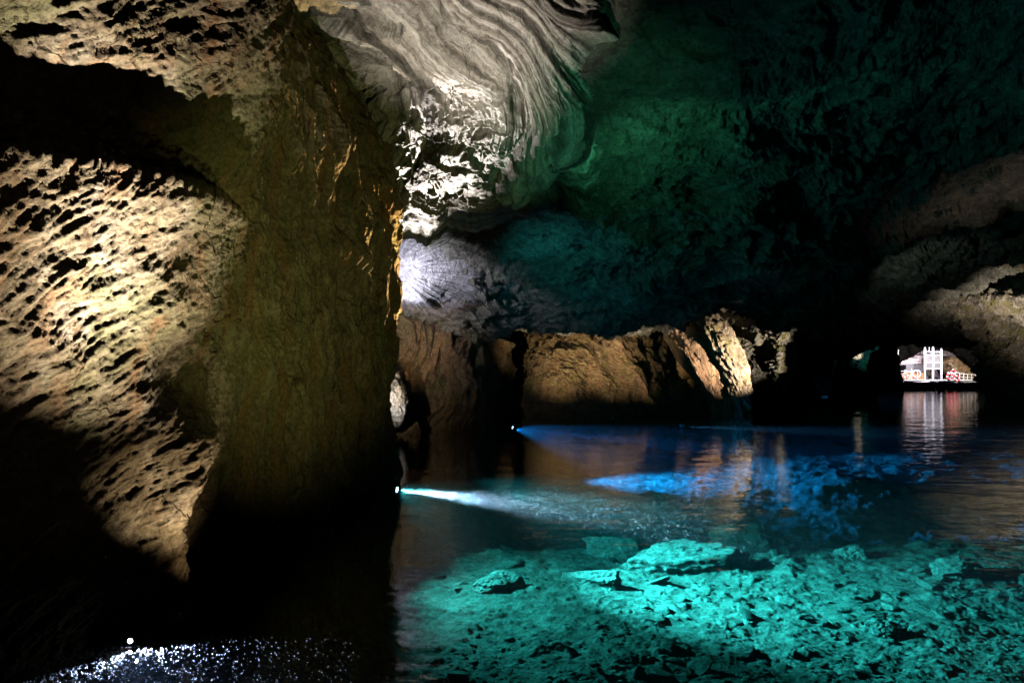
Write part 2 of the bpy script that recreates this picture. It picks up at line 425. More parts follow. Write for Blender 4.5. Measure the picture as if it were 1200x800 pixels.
def pleats():
    rows = [
        [(300, -260, 9.0), (380, -260, 8.6), (460, -260, 8.4), (540, -260, 8.2), (620, -260, 8.2), (700, -260, 8.3), (780, -260, 10), (840, -250, 13)],
        [(300, -60, 11.6), (380, -60, 10.8), (450, -60, 10.2), (530, -60, 9.8), (610, -60, 9.7), (690, -60, 9.9), (760, -60, 12.2), (830, -60, 15)],
        [(300, 40, 13.4), (385, 40, 12.4), (450, 40, 11.7), (525, 40, 11.2), (600, 40, 10.9), (680, 40, 11.1), (745, 40, 13.8), (815, 40, 17)],
        [(320, 110, 14.6), (400, 110, 13.6), (455, 110, 12.9), (520, 110, 12.4), (595, 110, 12.1), (670, 110, 12.4), (735, 110, 15.2), (800, 110, 18)],
        [(340, 175, 15.6), (415, 175, 14.7), (460, 175, 14.1), (520, 175, 13.5), (590, 175, 13.2), (660, 175, 13.8), (720, 175, 17), (780, 175, 19.5)],
        [(350, 225, 16.4), (425, 225, 15.5), (465, 228, 14.9), (520, 226, 14.4), (585, 222, 14.4), (645, 226, 15.6), (690, 228, 17.2), (750, 225, 19.0)],
        [(360, 242, 16.6), (430, 242, 15.8), (465, 240, 15.2), (518, 240, 14.9), (570, 246, 15.3), (620, 252, 16.8), (665, 255, 18.4), (730, 245, 20.5)],
        [(365, 270, 17.2), (430, 272, 16.6), (465, 272, 16.0), (515, 268, 16.0), (560, 262, 17.2), (610, 268, 19.0), (660, 266, 20.5), (720, 262, 22.0)],
        [(365, 292, 18.6), (430, 292, 18.0), (470, 292, 17.6), (518, 284, 17.8), (560, 270, 19.4), (605, 276, 21.5), (655, 270, 22.5), (715, 268, 24.0)],
        [(365, 270, 22.0), (430, 270, 22.0), (470, 268, 22.0), (518, 262, 22.0), (560, 255, 22.5), (605, 262, 23.0), (655, 255, 24.5), (715, 250, 26.0)]]
    g, W = ctrl_grid(rows, 900, 950)
    px, py = g[..., 0], g[..., 1]
    W[..., 2] += sm(180, 225, py) * sm(305, 285, py + 0 * px) * (.75 * fbm(np.stack([px / 55, px * 0, py / 140], -1), 4, .55, seed=60) + .1)
    wx = 42 * fbm(np.stack([px / 110, py / 170, px * 0], -1), 2, seed=61) + 6 * fbm(np.stack([px / 26, py / 60, px * 0], -1), 4, .6, seed=63)
    gg = 105 * np.sin(np.pi * np.clip(py / 300, -.35, 1))
    st = (px - gg + wx) / 60.0
    und = sm(238, 256, py + 8 * gn(np.stack([px / 40, py / 60, px * 0], -1), 62))   # the underside block
    st = st * (1 - und) + und * (py / 16.0 + px / 160)
    def disp(W):
        s1 = np.stack([st * 1.1, W[..., 1] * .10, W[..., 2] * .12], -1)
        pl = .95 * (ridged(s1 * .55, 2, .5, seed=65) - .6)
        pl = pl + .22 * (ridged(s1 * 2.4, 4, .6, seed=66) - .5) * (1.4 + 1.6 * gn(W * .5, 67)) - .30 * sm(.12, .3, fbm(np.stack([st * .9, W[..., 1] * .5, W[..., 2]], -1), 3, .55, seed=64))
        # broken plates and pockets on the left half
        zone = sm(640, 560, px) * sm(60, 110, py) * (1 - und)
        q = np.stack([W[..., 0] * 1.1, W[..., 1] * .9, W[..., 2] * 2.4], -1)
        nn = fbm(q * 1.0, 4, .5, seed=68)
        step = np.floor(nn * 7) / 7 * .9 + .1 * nn
        pk = -.26 * sm(.03, .10, nn) 
        rough = .05 * fbm(W * 4.5, 4, .65, seed=69)
        return pl * (1 - .55 * zone) * (1 - .8 * und) + zone * (step * .18 + pk * .55) + rough
    o = sheet('hanging_rock', W, disp, M['pleat'], thick=1.0, flip=face_cam(W[100:500]), attr={'strata': st})
    tag(o, 'pale folded and banded limestone mass hanging from the roof beside the tall left wall', 'rock')
pleats()

# pale recess behind the corner
def recess():
    rows = [[(380, 225, 21), (440, 230, 21), (500, 235, 21), (560, 240, 23), (620, 250, 26)],
            [(380, 270, 22), (440, 272, 21.5), (500, 276, 21), (560, 285, 22), (620, 295, 25)],
            [(380, 320, 22), (440, 318, 21.6), (500, 318, 21.2), (555, 325, 22.4), (610, 335, 25)],
            [(380, 345, 21), (440, 340, 21.2), (495, 352, 21.6), (545, 372, 25), (600, 372, 29)],
            [(380, 352, 24), (440, 352, 24), (490, 368, 24), (545, 384, 27), (600, 380, 31)]]
    g, W = ctrl_grid(rows, 420, 420)
    cx, cy = 462, 318
    ang = np.arctan2(g[..., 1] - cy, g[..., 0] - cx); rad = np.hypot(g[..., 1] - cy, g[..., 0] - cx)
    def disp(W):
        f = np.stack([ang * 3.2, rad / 160, rad * 0], -1)
        return .22 * (ridged(f, 4, .55, seed=71) - .5) * sm(5, 60, rad) + .10 * fbm(W * 1.6, 5, .6, seed=72) + .25 * fbm(W * .5, 2, seed=73)
    o = sheet('recess_rock', W, disp, M['pale'], thick=.8, flip=face_cam(W))
    tag(o, 'pale grey fluted rock in the lit recess just right of the wall corner', 'rock')
recess()

def mid_wall():
    rows = [[(400, 335, 23), (450, 345, 24), (475, 352, 25), (510, 366, 26), (545, 384, 27.5), (575, 396, 30), (600, 400, 34)],
            [(400, 350, 22.5), (450, 362, 23.2), (480, 372, 24.2), (515, 388, 25.4), (550, 402, 27), (572, 412, 30), (600, 412, 35)],
            [(400, 400, 22.5), (450, 405, 23.4), (482, 412, 24.6), (516, 420, 25.5), (552, 428, 27), (570, 436, 31), (600, 440, 36)],
            [(400, 460, 23), (450, 460, 24.2), (484, 460, 25.2), (518, 462, 26), (556, 464, 27.2), (568, 468, 32), (600, 468, 37)],
            [(400, 512, 23.5), (450, 508, 24.8), (484, 506, 25.8), (518, 504, 26.5), (560, 502, 27.4), (572, 500, 32), (600, 495, 37)],
            [(400, 590, 23.5), (450, 582, 24.8), (484, 575, 25.8), (518, 570, 26.5), (560, 565, 27.4), (572, 552, 32), (600, 540, 37)]]
    g, W = ctrl_grid(rows, 480, 420)
    def disp(W):
        v = np.stack([W[..., 0] - W[..., 2] * .25, W[..., 1] * .6, W[..., 2] * .3 + W[..., 0] * .25], -1)
        return .85 * (ridged(v * .55 + .4 * fbm(W * .4, 2)[..., None], 4, .55, seed=81) - .55) + .12 * fbm(W * 1.8, 5, .65, seed=82)
    o = sheet('rock_buttress', W, disp, M['brown'], thick=1.5, flip=face_cam(W))
    tag(o, 'rugged brown and mossy rock face between the tall left wall and the black gap', 'rock')
mid_wall()

def dr(amp, sx=1, sz=1, seed=0, f=1.0, sh=0.0):
    def disp(W):
        q = np.stack([(W[..., 0] + sh * W[..., 2]) * sx, W[..., 1], W[..., 2] * sz], -1)
        return amp * ((ridged(q * .5 * f, 4, .6, seed=seed) - .55) + .5 * fbm(q * 2.0 * f, 4, .65, seed=seed + 5) + .35 * (ridged(q * 3.2 * f, 3, .6, seed=seed + 9) - .5))
    return disp
def center_wall():
    rows = [[(622, 362, 40), (632, 362, 36), (660, 362, 34.5), (700, 362, 34), (745, 362, 34), (790, 360, 36.5), (830, 360, 38), (860, 362, 42)],
            [(616, 385, 38), (626, 384, 35), (660, 382, 33.6), (700, 384, 33.4), (745, 384, 33.4), (790, 380, 36), (835, 380, 38), (865, 380, 42)],
            [(617, 415, 37), (625, 414, 34.5), (658, 412, 33.0), (700, 414, 32.7), (745, 416, 33.2), (790, 410, 35.6), (840, 410, 38), (870, 410, 42)],
            [(617, 445, 36.5), (624, 444, 34.2), (655, 442, 32.4), (700, 445, 32.4), (745, 446, 33.0), (790, 442, 35), (845, 440, 37.5), (875, 440, 42)],
            [(616, 468, 36.5), (622, 468, 34.2), (655, 468, 32.6), (700, 468, 32.6), (745, 468, 33.0), (790, 468, 33.6), (845, 466, 35.5), (878, 462, 40)],
            [(616, 545, 36.5), (622, 546, 34.2), (655, 548, 32.8), (700, 548, 32.8), (745, 548, 33.2), (790, 546, 33.8), (845, 540, 35.5), (878, 535, 40)]]
    g, W = ctrl_grid(rows, 520, 620)
    def disp(W):
        v = np.stack([W[..., 0], W[..., 1], W[..., 2] * .4], -1)
        d1 = np.stack([W[..., 0] * .7 + W[..., 2] * .7, W[..., 1], (W[..., 2] - W[..., 0]) * .3], -1)
        return .55 * (ridged(v * .5, 3, .5, seed=91) - .55) + .42 * (ridged(d1 * 1.3, 4, .6, seed=95) - .5) + .12 * fbm(W * 2.2, 5, .68, seed=93)
    o = sheet('rock_wall', W, disp, M['brown'], thick=2.5, flip=face_cam(W))
    tag(o, 'broad brown rock wall at the back of the lake, left of the leaning slabs', 'rock')
center_wall()

o = limb('rock_slab', [(786, 366, 33, .1, .1), (790, 374, 32.6, .55, .45), (796, 384, 32.2, .78, .6), (812, 402, 31.8, .92, .7), (823, 422, 31.5, .80, .7), (834, 445, 31.4, .55, .6), (842, 462, 31.4, .40, .5), (848, 485, 31.4, .5, .5), (852, 530, 31.4, .7, .6)],
         M['slab'], dr(.22, 1.3, .3, 101, 1.5, .5), power=.38)
tag(o, 'broad orange-brown slab leaning against the back rock wall, the left one of the leaning pair', 'rock')
o = limb('rock_slab', [(812, 353, 32.4, .08, .1), (816, 358, 32.0, .42, .4), (824, 370, 31.4, .48, .5), (838, 388, 31, .52, .55), (850, 408, 30.8, .58, .55), (860, 430, 30.8, .55, .55), (866, 455, 30.8, .42, .5), (870, 485, 31, .4, .4), (872, 530, 31, .5, .5)],
         M['grey'], dr(.30, 1.0, .45, 111, 1.8, .5), power=.7)
tag(o, 'narrow pale pitted slab leaning steeply, the right one of the leaning pair', 'rock')
def outcrop():
    rows = [[(835, 352, 42), (850, 356, 39.5), (875, 358, 38.5), (900, 364, 38), (925, 376, 39), (940, 388, 42), (950, 400, 48)],
            [(838, 366, 40), (852, 370, 38), (876, 374, 37), (900, 382, 36.4), (921, 390, 37), (934, 398, 41), (944, 405, 48)],
            [(842, 384, 41), (856, 386, 40), (876, 390, 39.6), (898, 396, 39.2), (916, 402, 38.4), (929, 406, 42), (940, 412, 48)],
            [(845, 405, 40), (860, 406, 39.5), (878, 408, 39.5), (898, 411, 39.3), (914, 414, 38.2), (925, 418, 42), (938, 420, 49)],
            [(846, 425, 39), (862, 426, 38.6), (880, 428, 38.8), (898, 430, 38.8), (914, 432, 38), (922, 434, 43), (936, 434, 50)],
            [(846, 470, 38), (862, 470, 38), (880, 470, 38.4), (896, 470, 38.8), (906, 470, 39), (914, 468, 44), (930, 466, 51)],
            [(846, 520, 38), (862, 520, 38), (880, 520, 38.4), (896, 518, 38.8), (906, 515, 39), (914, 510, 44), (930, 500, 51)]]
    g, W = ctrl_grid(rows, 640, 640)
    def disp(W):
        w = W + .6 * np.stack([fbm(W * .8, 3, seed=5), fbm(W * .8, 3, seed=6), fbm(W * .8, 3, seed=7)], -1)
        return .8 * (ridged(w * np.array([.7, .7, 1.1]), 4, .6, seed=121) - .55) + .32 * (ridged(w * 2.4, 5, .7, seed=125) - .5)
    o = sheet('rock_outcrop', W, disp, M['grey'], thick=1.5, flip=face_cam(W))
    tag(o, 'crusted overhanging outcrop with pale ribs just right of the leaning slabs', 'rock')
outcrop()

def right_wall():
    rows = [[(1080, 110, 24), (1120, 125, 23), (1160, 110, 22), (1210, 80, 21), (1300, 20, 20), (1500, -60, 19)],
            [(1066, 175, 27), (1110, 172, 25.5), (1160, 165, 24), (1210, 140, 23), (1300, 110, 22), (1500, 60, 20)],
            [(1062, 200, 29), (1105, 205, 27), (1160, 205, 25), (1210, 190, 24), (1300, 170, 23), (1500, 150, 21)],
            [(1070, 235, 36), (1110, 240, 34), (1160, 240, 31), (1210, 235, 29), (1300, 230, 27), (1500, 220, 23)],
            [(1085, 280, 40), (1120, 285, 38), (1160, 285, 36), (1210, 285, 34), (1300, 280, 31), (1500, 280, 26)],
            [(1100, 312, 46), (1130, 318, 44), (1165, 318, 41), (1210, 318, 39), (1300, 318, 36), (1500, 320, 29)],
            [(1108, 345, 44), (1135, 348, 42), (1165, 350, 39), (1210, 350, 37), (1300, 350, 34), (1500, 360, 28)],
            [(1125, 375, 48), (1150, 378, 46), (1178, 378, 43), (1215, 378, 40), (1300, 380, 36), (1500, 390, 29)],
            [(1150, 400, 52), (1162, 400, 48), (1182, 402, 45), (1215, 405, 42), (1300, 410, 38), (1500, 420, 30)],
            [(1150, 440, 54), (1166, 440, 50), (1186, 440, 46), (1218, 440, 43), (1300, 445, 39), (1500, 450, 31)],
            [(1150, 520, 54), (1168, 520, 50), (1188, 520, 46), (1218, 530, 43), (1300, 540, 39), (1500, 560, 31)]]
    g, W = ctrl_grid(rows, 700, 420)
    def disp(W):
        w = W + .8 * np.stack([fbm(W * .4, 3, seed=5), fbm(W * .4, 3, seed=6), fbm(W * .4, 3, seed=7)], -1)
        s = np.stack([w[..., 0] * .5, w[..., 1] * .4, w[..., 2] * 1.0 + w[..., 0] * .35], -1)
        return 1.4 * (ridged(s * .45, 3, .55, seed=131) - .55) + .8 * (ridged(s * 1.3, 6, .66, seed=134) - .5) + .75 * np.floor(4 * fbm(w * .6, 3, seed=138)) / 4 + .14 * fbm(W * 2.5, 4, .7, seed=139)
    o = sheet('side_rock', W, disp, M['grey'], thick=2, flip=face_cam(W))
    tag(o, 'craggy grey rock wall closing the lake at the right side of the cave', 'rock')
right_wall()

# far end
def gap_wall():
    rows = [[(x, y, 46) for x in (300, 450, 600, 750, 900)] for y in (300, 400, 460, 520)]
    g, W = ctrl_grid(rows, 160, 240)
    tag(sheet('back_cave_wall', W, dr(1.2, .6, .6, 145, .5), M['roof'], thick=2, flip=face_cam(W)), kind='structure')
gap_wall()
def far_wall():
    rows = [[(850, 330, 92), (950, 330, 98), (1060, 330, 104), (1160, 330, 98), (1300, 330, 88)],
            [(850, 400, 90), (950, 400, 96), (1060, 400, 100), (1160, 400, 96), (1300, 400, 86)],
            [(850, 446, 90), (950, 446, 96), (1060, 446, 100), (1160, 446, 96), (1300, 446, 86)],
            [(850, 475, 90), (950, 475, 96), (1060, 475, 100), (1160, 475, 96), (1300, 475, 86)]]
    g, W = ctrl_grid(rows, 160, 320)
    tag(sheet('far_cave_wall', W, dr(2.2, .6, .6, 141, .35), M['roof'], thick=3, flip=face_cam(W)), kind='structure')
far_wall()
o = limb('rock_pillar', [(1000, 409, 58, .5, .5), (1001, 415, 58, .9, .9), (999, 424, 58, 1.0, 1), (997, 436, 58, 1.0, 1.1), (999, 455, 58, 1.5, 1.2), (1000, 490, 58, 2, 1.2)], M['grey'], dr(.6, 1, .6, 151, 1.4))
tag(o, 'small squat rock pillar with a pale cap, left of the lit landing', 'rock')
o = limb('rock_pillar', [(1040, 402, 66, .5, .5), (1042, 412, 66, .7, .7), (1044, 430, 66, .8, .8), (1044, 455, 66, 1.0, 1), (1044, 480, 66, 1.2, 1)], M['roof'], dr(.3, 1, .5, 155, .8), nseg=90, nring=90)
tag(o, 'thin dark rock column close to the left end of the lit landing', 'rock')
for pth, sd in (([(952, 392, 64, 1, 1), (953, 404, 64, 3.2, 2), (955, 425, 64, 3.1, 2), (953, 450, 64, 3.3, 2), (955, 490, 64, 3.6, 2)], 157), ([(1022, 396, 68, .8, .8), (1022, 408, 68, 1.6, 1.2), (1023, 430, 68, 1.3, 1.2), (1022, 450, 68, 1.6, 1.2), (1022, 490, 68, 1.8, 1.4)], 159)):
    tag(limb('added_rock_screen', pth, M['roof'], dr(.5, 1, .6, sd, .8), nseg=120, nring=120), kind='structure')  # added rock masses that keep the lamp-lit far wall out of view
o = limb('shore_rock', [(440, 500, 26.5, .1, .1), (452, 497, 26, .5, .5), (466, 500, 25.4, .72, .6), (482, 506, 25, .45, .5), (492, 512, 25, .1, .1)], M['brown'], dr(.22, 1, 1, 161, 1.6))
tag(o, 'low rounded reddish rock at the waterline beside the wall corner', 'rock')
o = limb('shore_rock', [(440, 440, 24.2, .1, .1), (452, 444, 23.7, .4, .4), (459, 462, 23.4, .42, .5), (462, 482, 23.5, .4, .4), (464, 500, 24, .1, .1)], M['pale'], dr(.2, 1, 1, 165, 1.6))
tag(o, 'small brightly lit pale rock peeping out behind the wall corner', 'rock')

# ------------------------------------------------------------------ sunken boulders
boul = [(728, 652, (1.25, .42, .50), .05, 'long pale boulder under the water, nearest the beam and leftmost of the big ones'),
        (872, 642, (1.2, .5, .66), -.1, 'sunken boulder behind the biggest one, throwing a long shadow to the right'),
        (815, 668, (1.6, .45, .62), .10, 'biggest sunken boulder in the middle of the turquoise light'),
        (698, 690, (.8, .28, .34), -.35, 'low sunken slab in front of the long pale boulder'),
        (1000, 655, (.55, .35, .3), .3, 'small sunken boulder at the right edge of the bright patch'),
        (1125, 680, (.7, .4, .3), .2, 'flat-topped sunken rock in the right part of the turquoise light'),
        (1035, 742, (.42, .25, .24), -.2, 'pale stone on the lake bed near the lower right'),
        (585, 690, (.6, .35, .3), .4, 'dim green sunken stone left of the big pale boulders')]
for k, (px, py, sz, rt, lb) in enumerate(boul):
    d = F * (CAMZ - BED) / (py - HY)
    x = (px - CX) / F * d
    z = float(bed_height(np.array([[x]]), np.array([[d]]))[0, 0])
    o = stone('boulder', (x, d, z + sz[2] * .05), sz, M['boulder'], 300 + k, rt, seg=200, rough=.11)
    tag(o, lb, 'boulder', 'boulders lying on the lake bed')

# ------------------------------------------------------------------ small-part modelling
import bmesh
from mathutils import Vector, Matrix
def xs(px, d=74.0): return (px - CX) / F * d
def zs(py, d=74.0): return CAMZ + (HY - py) / F * d
def bm_box(bm, c, size, rot=0.0, bev=0.0):
    r = bmesh.ops.create_cube(bm, size=1, matrix=Matrix.Translation(c) @ Matrix.Rotation(rot, 4, 'Y') @ Matrix.Diagonal((*size, 1)))
    if bev:
        e = list({e for v in r['verts'] for e in v.link_edges})
        bmesh.ops.bevel(bm, geom=e, offset=bev, segments=2, affect='EDGES')
def bm_rod(bm, a, b, r, seg=10, r2=None):
    a, b = Vector(a), Vector(b); d = b - a
    m = Matrix.Translation((a + b) / 2) @ d.to_track_quat('Z', 'Y').to_matrix().to_4x4()
    bmesh.ops.create_cone(bm, cap_ends=True, segments=seg, radius1=r, radius2=r if r2 is None else r2, depth=d.length, matrix=m)
def bm_ring(bm, c, R, r, a0=0, a1=2 * math.pi, n=28, k=8, axis='Y'):
    vs = []
    closed = a1 - a0 > 6.28
    for i in range(n if closed else n + 1):
        t = a0 + (a1 - a0) * i / n; row = []
        for j in range(k):
            q = 2 * math.pi * j / k; rr = R + r * math.cos(q)
            row.append(bm.verts.new((c[0] + rr * math.cos(t), c[1] + r * math.sin(q), c[2] + rr * math.sin(t))))
        vs.append(row)
    for i in range(len(vs) if closed else len(vs) - 1):
        A, B = vs[i], vs[(i + 1) % len(vs)]
        for j in range(k): bm.faces.new((A[j], B[j], B[(j + 1) % k], A[(j + 1) % k]))
def done(name, bm, mat, parent=None, smooth=False):
    bmesh.ops.recalc_face_normals(bm, faces=bm.faces)
    me = D.meshes.new(name); bm.to_mesh(me); bm.free(); me.materials.append(mat)
    if smooth:
        for p in me.polygons: p.use_smooth = True
    o = D.objects.new(name, me); C.objects.link(o)
    if parent:
        o.parent = parent; o.location = -parent.location     # geometry is written in world metres
    return o
def thing(name, loc, label, cat, group=None):
    o = D.objects.new(name, None); C.objects.link(o); o.location = loc; o.empty_display_size = .3
    tag(o, label, cat, group); return o
B = bmesh.new

# ------------------------------------------------------------------ lit landing at the far end
def hull(name, x0, x1, y, wd, h, bowl, bowr, label, cat):
    t = thing(name, ((x0 + x1) / 2, y, 0), label, cat)
    bm = B(); n = 26; rows = []
    for i in range(n + 1):
        u = i / n; x = x0 + (x1 - x0) * u
        w_ = wd * (1 - bowl * max(0, 1 - u / .22) ** 2) * (1 - bowr * max(0, (u - .72) / .28) ** 2)
        hh_ = h * (1 + .18 * (2 * u - 1) ** 2)
        sec = [(-w_ * .5, hh_), (-w_ * .47, hh_ * .55), (-w_ * .38, -.15), (w_ * .38, -.15), (w_ * .47, hh_ * .55), (w_ * .5, hh_)]
        rows.append([bm.verts.new((x, y + a, b)) for a, b in sec])
    for i in range(n):
        for j in range(5): bm.faces.new((rows[i][j], rows[i + 1][j], rows[i + 1][j + 1], rows[i][j + 1]))
        bm.faces.new((rows[i][5], rows[i + 1][5], rows[i + 1][0], rows[i][0]))
    bm.faces.new(rows[0]); bm.faces.new(rows[-1][::-1])
    done('hull', bm, M['hull'], t)
    for sd in (0, 5):
        bm = B()
        for i in range(n):
            a, b = rows_co(x0, x1, y, wd, h, bowl, bowr, i, n, sd), rows_co(x0, x1, y, wd, h, bowl, bowr, i + 1, n, sd)
            bm_rod(bm, a, b, .05, 6)
        done('rub_rail', bm, M['white'], t)
    for i in range(5):
        x = x0 + (x1 - x0) * (.16 + .17 * i)
        bm = B(); bm_box(bm, (x, y, h + .06), (.3, wd * .7, .05), 0, .01); done('bench', bm, M['timber'], t)
    return t
def rows_co(x0, x1, y, wd, h, bowl, bowr, i, n, sd):
    u = i / n; x = x0 + (x1 - x0) * u
    w_ = wd * (1 - bowl * max(0, 1 - u / .22) ** 2) * (1 - bowr * max(0, (u - .72) / .28) ** 2)
    return (x, y + (-w_ * .5 if sd == 0 else w_ * .5), h * (1 + .18 * (2 * u - 1) ** 2) + .03)
hull('barge', xs(1053.5), xs(1091), 73.6, 1.6, .62, .3, .3, 'dark maroon flat barge moored at the left half of the lit landing', 'barge')
hull('rowing_boat', xs(1090), xs(1149), 72.8, 1.7, .62, .75, .9, 'long black low boat moored at the right half of the lit landing', 'boat')
# quay
t = thing('landing_stage', (xs(1100), 76, 0), 'low timber landing stage with pale edge behind the moored boats', 'landing stage')
bm = B()
for i in range(26): bm_box(bm, (xs(1057 + i * 3.6), 76.0, .86), (.31, 3.0, .07), 0, .008)
done('deck', bm, M['timber'], t)
bm = B(); bm_box(bm, (xs(1101), 74.44, .90), (8.9, .1, .12), 0, .01); done('edge_board', bm, M['white'], t)
for i in range(9):
    bm = B(); bm_rod(bm, (xs(1058 + i * 11), 74.7, -1.6), (xs(1058 + i * 11), 74.7, .82), .09, 10); done('pile', bm, M['timber'], t)
# white gantry
t = thing('gantry', (xs(1101), 75.2, .9), 'brilliant white steel gantry of tall posts and cross rails standing over the landing', 'gantry')
for k, (px, yt) in enumerate(((1091.5, 407.5), (1101.2, 406.5), (1111.2, 409))):
    bm = B(); bm_box(bm, (xs(px), 75.2, (zs(yt) + 3.4) / 2), (.17, .17, zs(yt) - 3.4 + 0.0), 0, .01)
    bm_box(bm, (xs(px), 75.2, 2.15), (.15, .15, 2.5), 0, .01); bm_rod(bm, (xs(px), 75.2, zs(yt)), (xs(px), 75.2, zs(yt) + .3), .06, 8, .01); done('post', bm, M['white'], t)
bm = B(); bm_rod(bm, (xs(1096.8), 75.2, zs(412)), (xs(1096.8), 75.2, zs(406)), .05, 8, .02); done('mast', bm, M['white'], t)
for yy in (412, 415.6, 424.2, 432):
    bm = B(); bm_box(bm, (xs(1101.3), 75.2, zs(yy)), (xs(1111.2) - xs(1091.5), .12, .10), 0, .01); done('cross_rail', bm, M['white'], t)
for px in (1096.4, 1106.3):
    for y0_, y1_ in ((416.3, 423.5), (425.2, 431.2)):
        q = done('panel', (lambda b: (bm_box(b, (xs(px), 75.26, (zs(y0_) + zs(y1_)) / 2), (.72, .05, zs(y0_) - zs(y1_)), 0, .01), b)[1])(B()), M['greypanel'], t)
        bm = B()
        for i in range(4): bm_box(bm, (xs(px), 75.19, zs(y0_) - (i + .5) / 4 * (zs(y0_) - zs(y1_))), (.66, .03, .035))
        r_ = done('slat', bm, M['metal'], q); r_.location = (0, 0, 0)
# shed
t = thing('shed', (xs(1087), 77.0, .9), 'low grey walled shed with orange-brown boarding, left of the white gantry', 'shed')
bm = B(); bm_box(bm, (xs(1087), 77, (zs(437) + zs(427)) / 2), (1.9, 1.2, zs(427) - zs(437)), 0, .02); done('wall', bm, M['greypanel'], t)
bm = B(); bm_box(bm, (xs(1087), 77, zs(426.4)), (2.05, 1.4, .09), .02, .02); done('roof', bm, M['metal'], t)
bm = B()
for i in range(7): bm_box(bm, (xs(1087) - .84 + i * .28, 76.9, (zs(437.1) + .91) / 2), (.26, 1.3, zs(437.1) - .91), 0, .01)
done('boarding', bm, plain('orange_brown_boards', (.42, .19, .06), .7, 0, .4, 3), t)
# railing with hoops
t = thing('railing', (xs(1068), 74.9, .9), 'pale railing with round hoops at the left end of the landing', 'railing')
for px, top in ((1058, 434), (1066, 433), (1074, 432), (1081, 434)):
    bm = B(); bm_rod(bm, (xs(px), 74.9, .9), (xs(px), 74.9, zs(top)), .035, 8); done('post', bm, M['white'], t)
bm = B(); bm_rod(bm, (xs(1058), 74.9, zs(434.5)), (xs(1081), 74.9, zs(434.5)), .03, 8); bm_rod(bm, (xs(1058), 74.9, zs(440)), (xs(1081), 74.9, zs(440)), .025, 8); done('hand_rail', bm, M['white'], t)
for px, py, rr in ((1070, 439, .33), (1079.5, 438, .42), (1062, 441, .25)):
    bm = B(); bm_ring(bm, (xs(px), 74.82, zs(py)), rr, .035); done('hoop', bm, M['white'], t, True)
t = thing('railing', (xs(1131), 74.5, .9), 'low pale railing running along the landing in front of the rubble slope', 'railing')
for q in range(8):
    bm = B(); px = 1114 + q * 4.7; bm_rod(bm, (xs(px), 74.5, .9), (xs(px), 74.5, 1.75 - q * .04), .03, 8); done('post', bm, M['white'], t)
for hh_ in (1.0, .55):
    bm = B(); bm_rod(bm, (xs(1114), 74.5, .75 + hh_), (xs(1147), 74.5, .75 + hh_ * .72), .025, 8); done('hand_rail', bm, M['white'], t)
t = thing('mooring_post', (xs(1059.5), 75.3, .9), 'tall slim white post rising at the extreme left end of the landing', 'post')
bm = B(); bm_rod(bm, (xs(1057.5), 75.3, -.5), (xs(1060.5), 75.3, zs(411)), .09, 10, .05); done('pole', bm, M['white'], t)
bm = B(); bm_rod(bm, (xs(1060.5), 75.3, zs(411)), (xs(1060.6), 75.3, zs(409)), .12, 10, .01); done('cap', bm, M['white'], t)
def ring_buoy(px, py, d, R, mat, lab, cat='life ring'):
    t = thing('life_ring', (xs(px, d), d, zs(py, d)), lab, cat, 'life rings hung along the landing')
    c = (xs(px, d), d, zs(py, d))
    for q in range(4):
        bm = B(); bm_ring(bm, c, R, R * .3, q * math.pi / 2 + .32, (q + 1) * math.pi / 2 - .02, 8); done('ring_segment', bm, mat, t, True)
        bm = B(); bm_ring(bm, c, R, R * .31, q * math.pi / 2 - .02, q * math.pi / 2 + .32, 3); done('ring_band', bm, M['white'], t, True)
ring_buoy(1060, 440, 74.2, .26, M['orange'], 'orange life ring at the left end of the landing under the slim post')
ring_buoy(1112.5, 441, 74.3, .28, M['red'], 'red life ring low beside the right foot of the gantry')
ring_buoy(1117, 436, 74.6, .26, M['red'], 'red life ring, the upper one in front of the rubble slope')
ring_buoy(1121, 443, 74.3, .27, M['red'], 'red life ring farthest right in front of the rubble slope')
t = thing('buoy', (xs(1151), 72.4, 0), 'small pale round buoy floating off the bow of the black boat', 'buoy')
bm = B(); bmesh.ops.create_uvsphere(bm, u_segments=16, v_segments=10, radius=.24, matrix=Matrix.Translation((xs(1151), 72.4, .16))); done('float', bm, M['white'], t, True)
bm = B(); bm_ring(bm, (xs(1151), 72.4, .44), .05, .015, n=12, k=6); done('lifting_eye', bm, M['metal'], t, True)
# rock behind and rubble slope
o = limb('lit_rock', [(1056, 441, 79, .3, .3), (1060, 437, 79, .9, .8), (1068, 433, 79, 1.15, 1.0), (1078, 430, 79, 1.4, 1.1), (1090, 428, 79.4, 1.65, 1.2), (1102, 428, 80, 1.65, 1.2), (1111, 432, 80, 1.4, 1), (1117, 440, 80, .4, .4)], M['pink'], dr(.4, 1, 1, 171, 1.1))
tag(o, 'dazzling pale rock face closing the landing behind the gantry and shed', 'rock')
o = limb('rubble_slope', [(1107, 436, 77.5, .3, .5), (1113, 432, 77, 1.25, .9), (1122, 437, 76.8, 1.15, .9), (1132, 443, 76.5, .8, .8), (1142, 448, 76, .5, .6), (1150, 452, 75.6, .25, .3)], M['brown'], dr(.35, 1, 1, 175, 1.4))
tag(o, 'heap of brown rubble sloping down to the right of the gantry', 'rubble')
rr = np.random.default_rng(5)
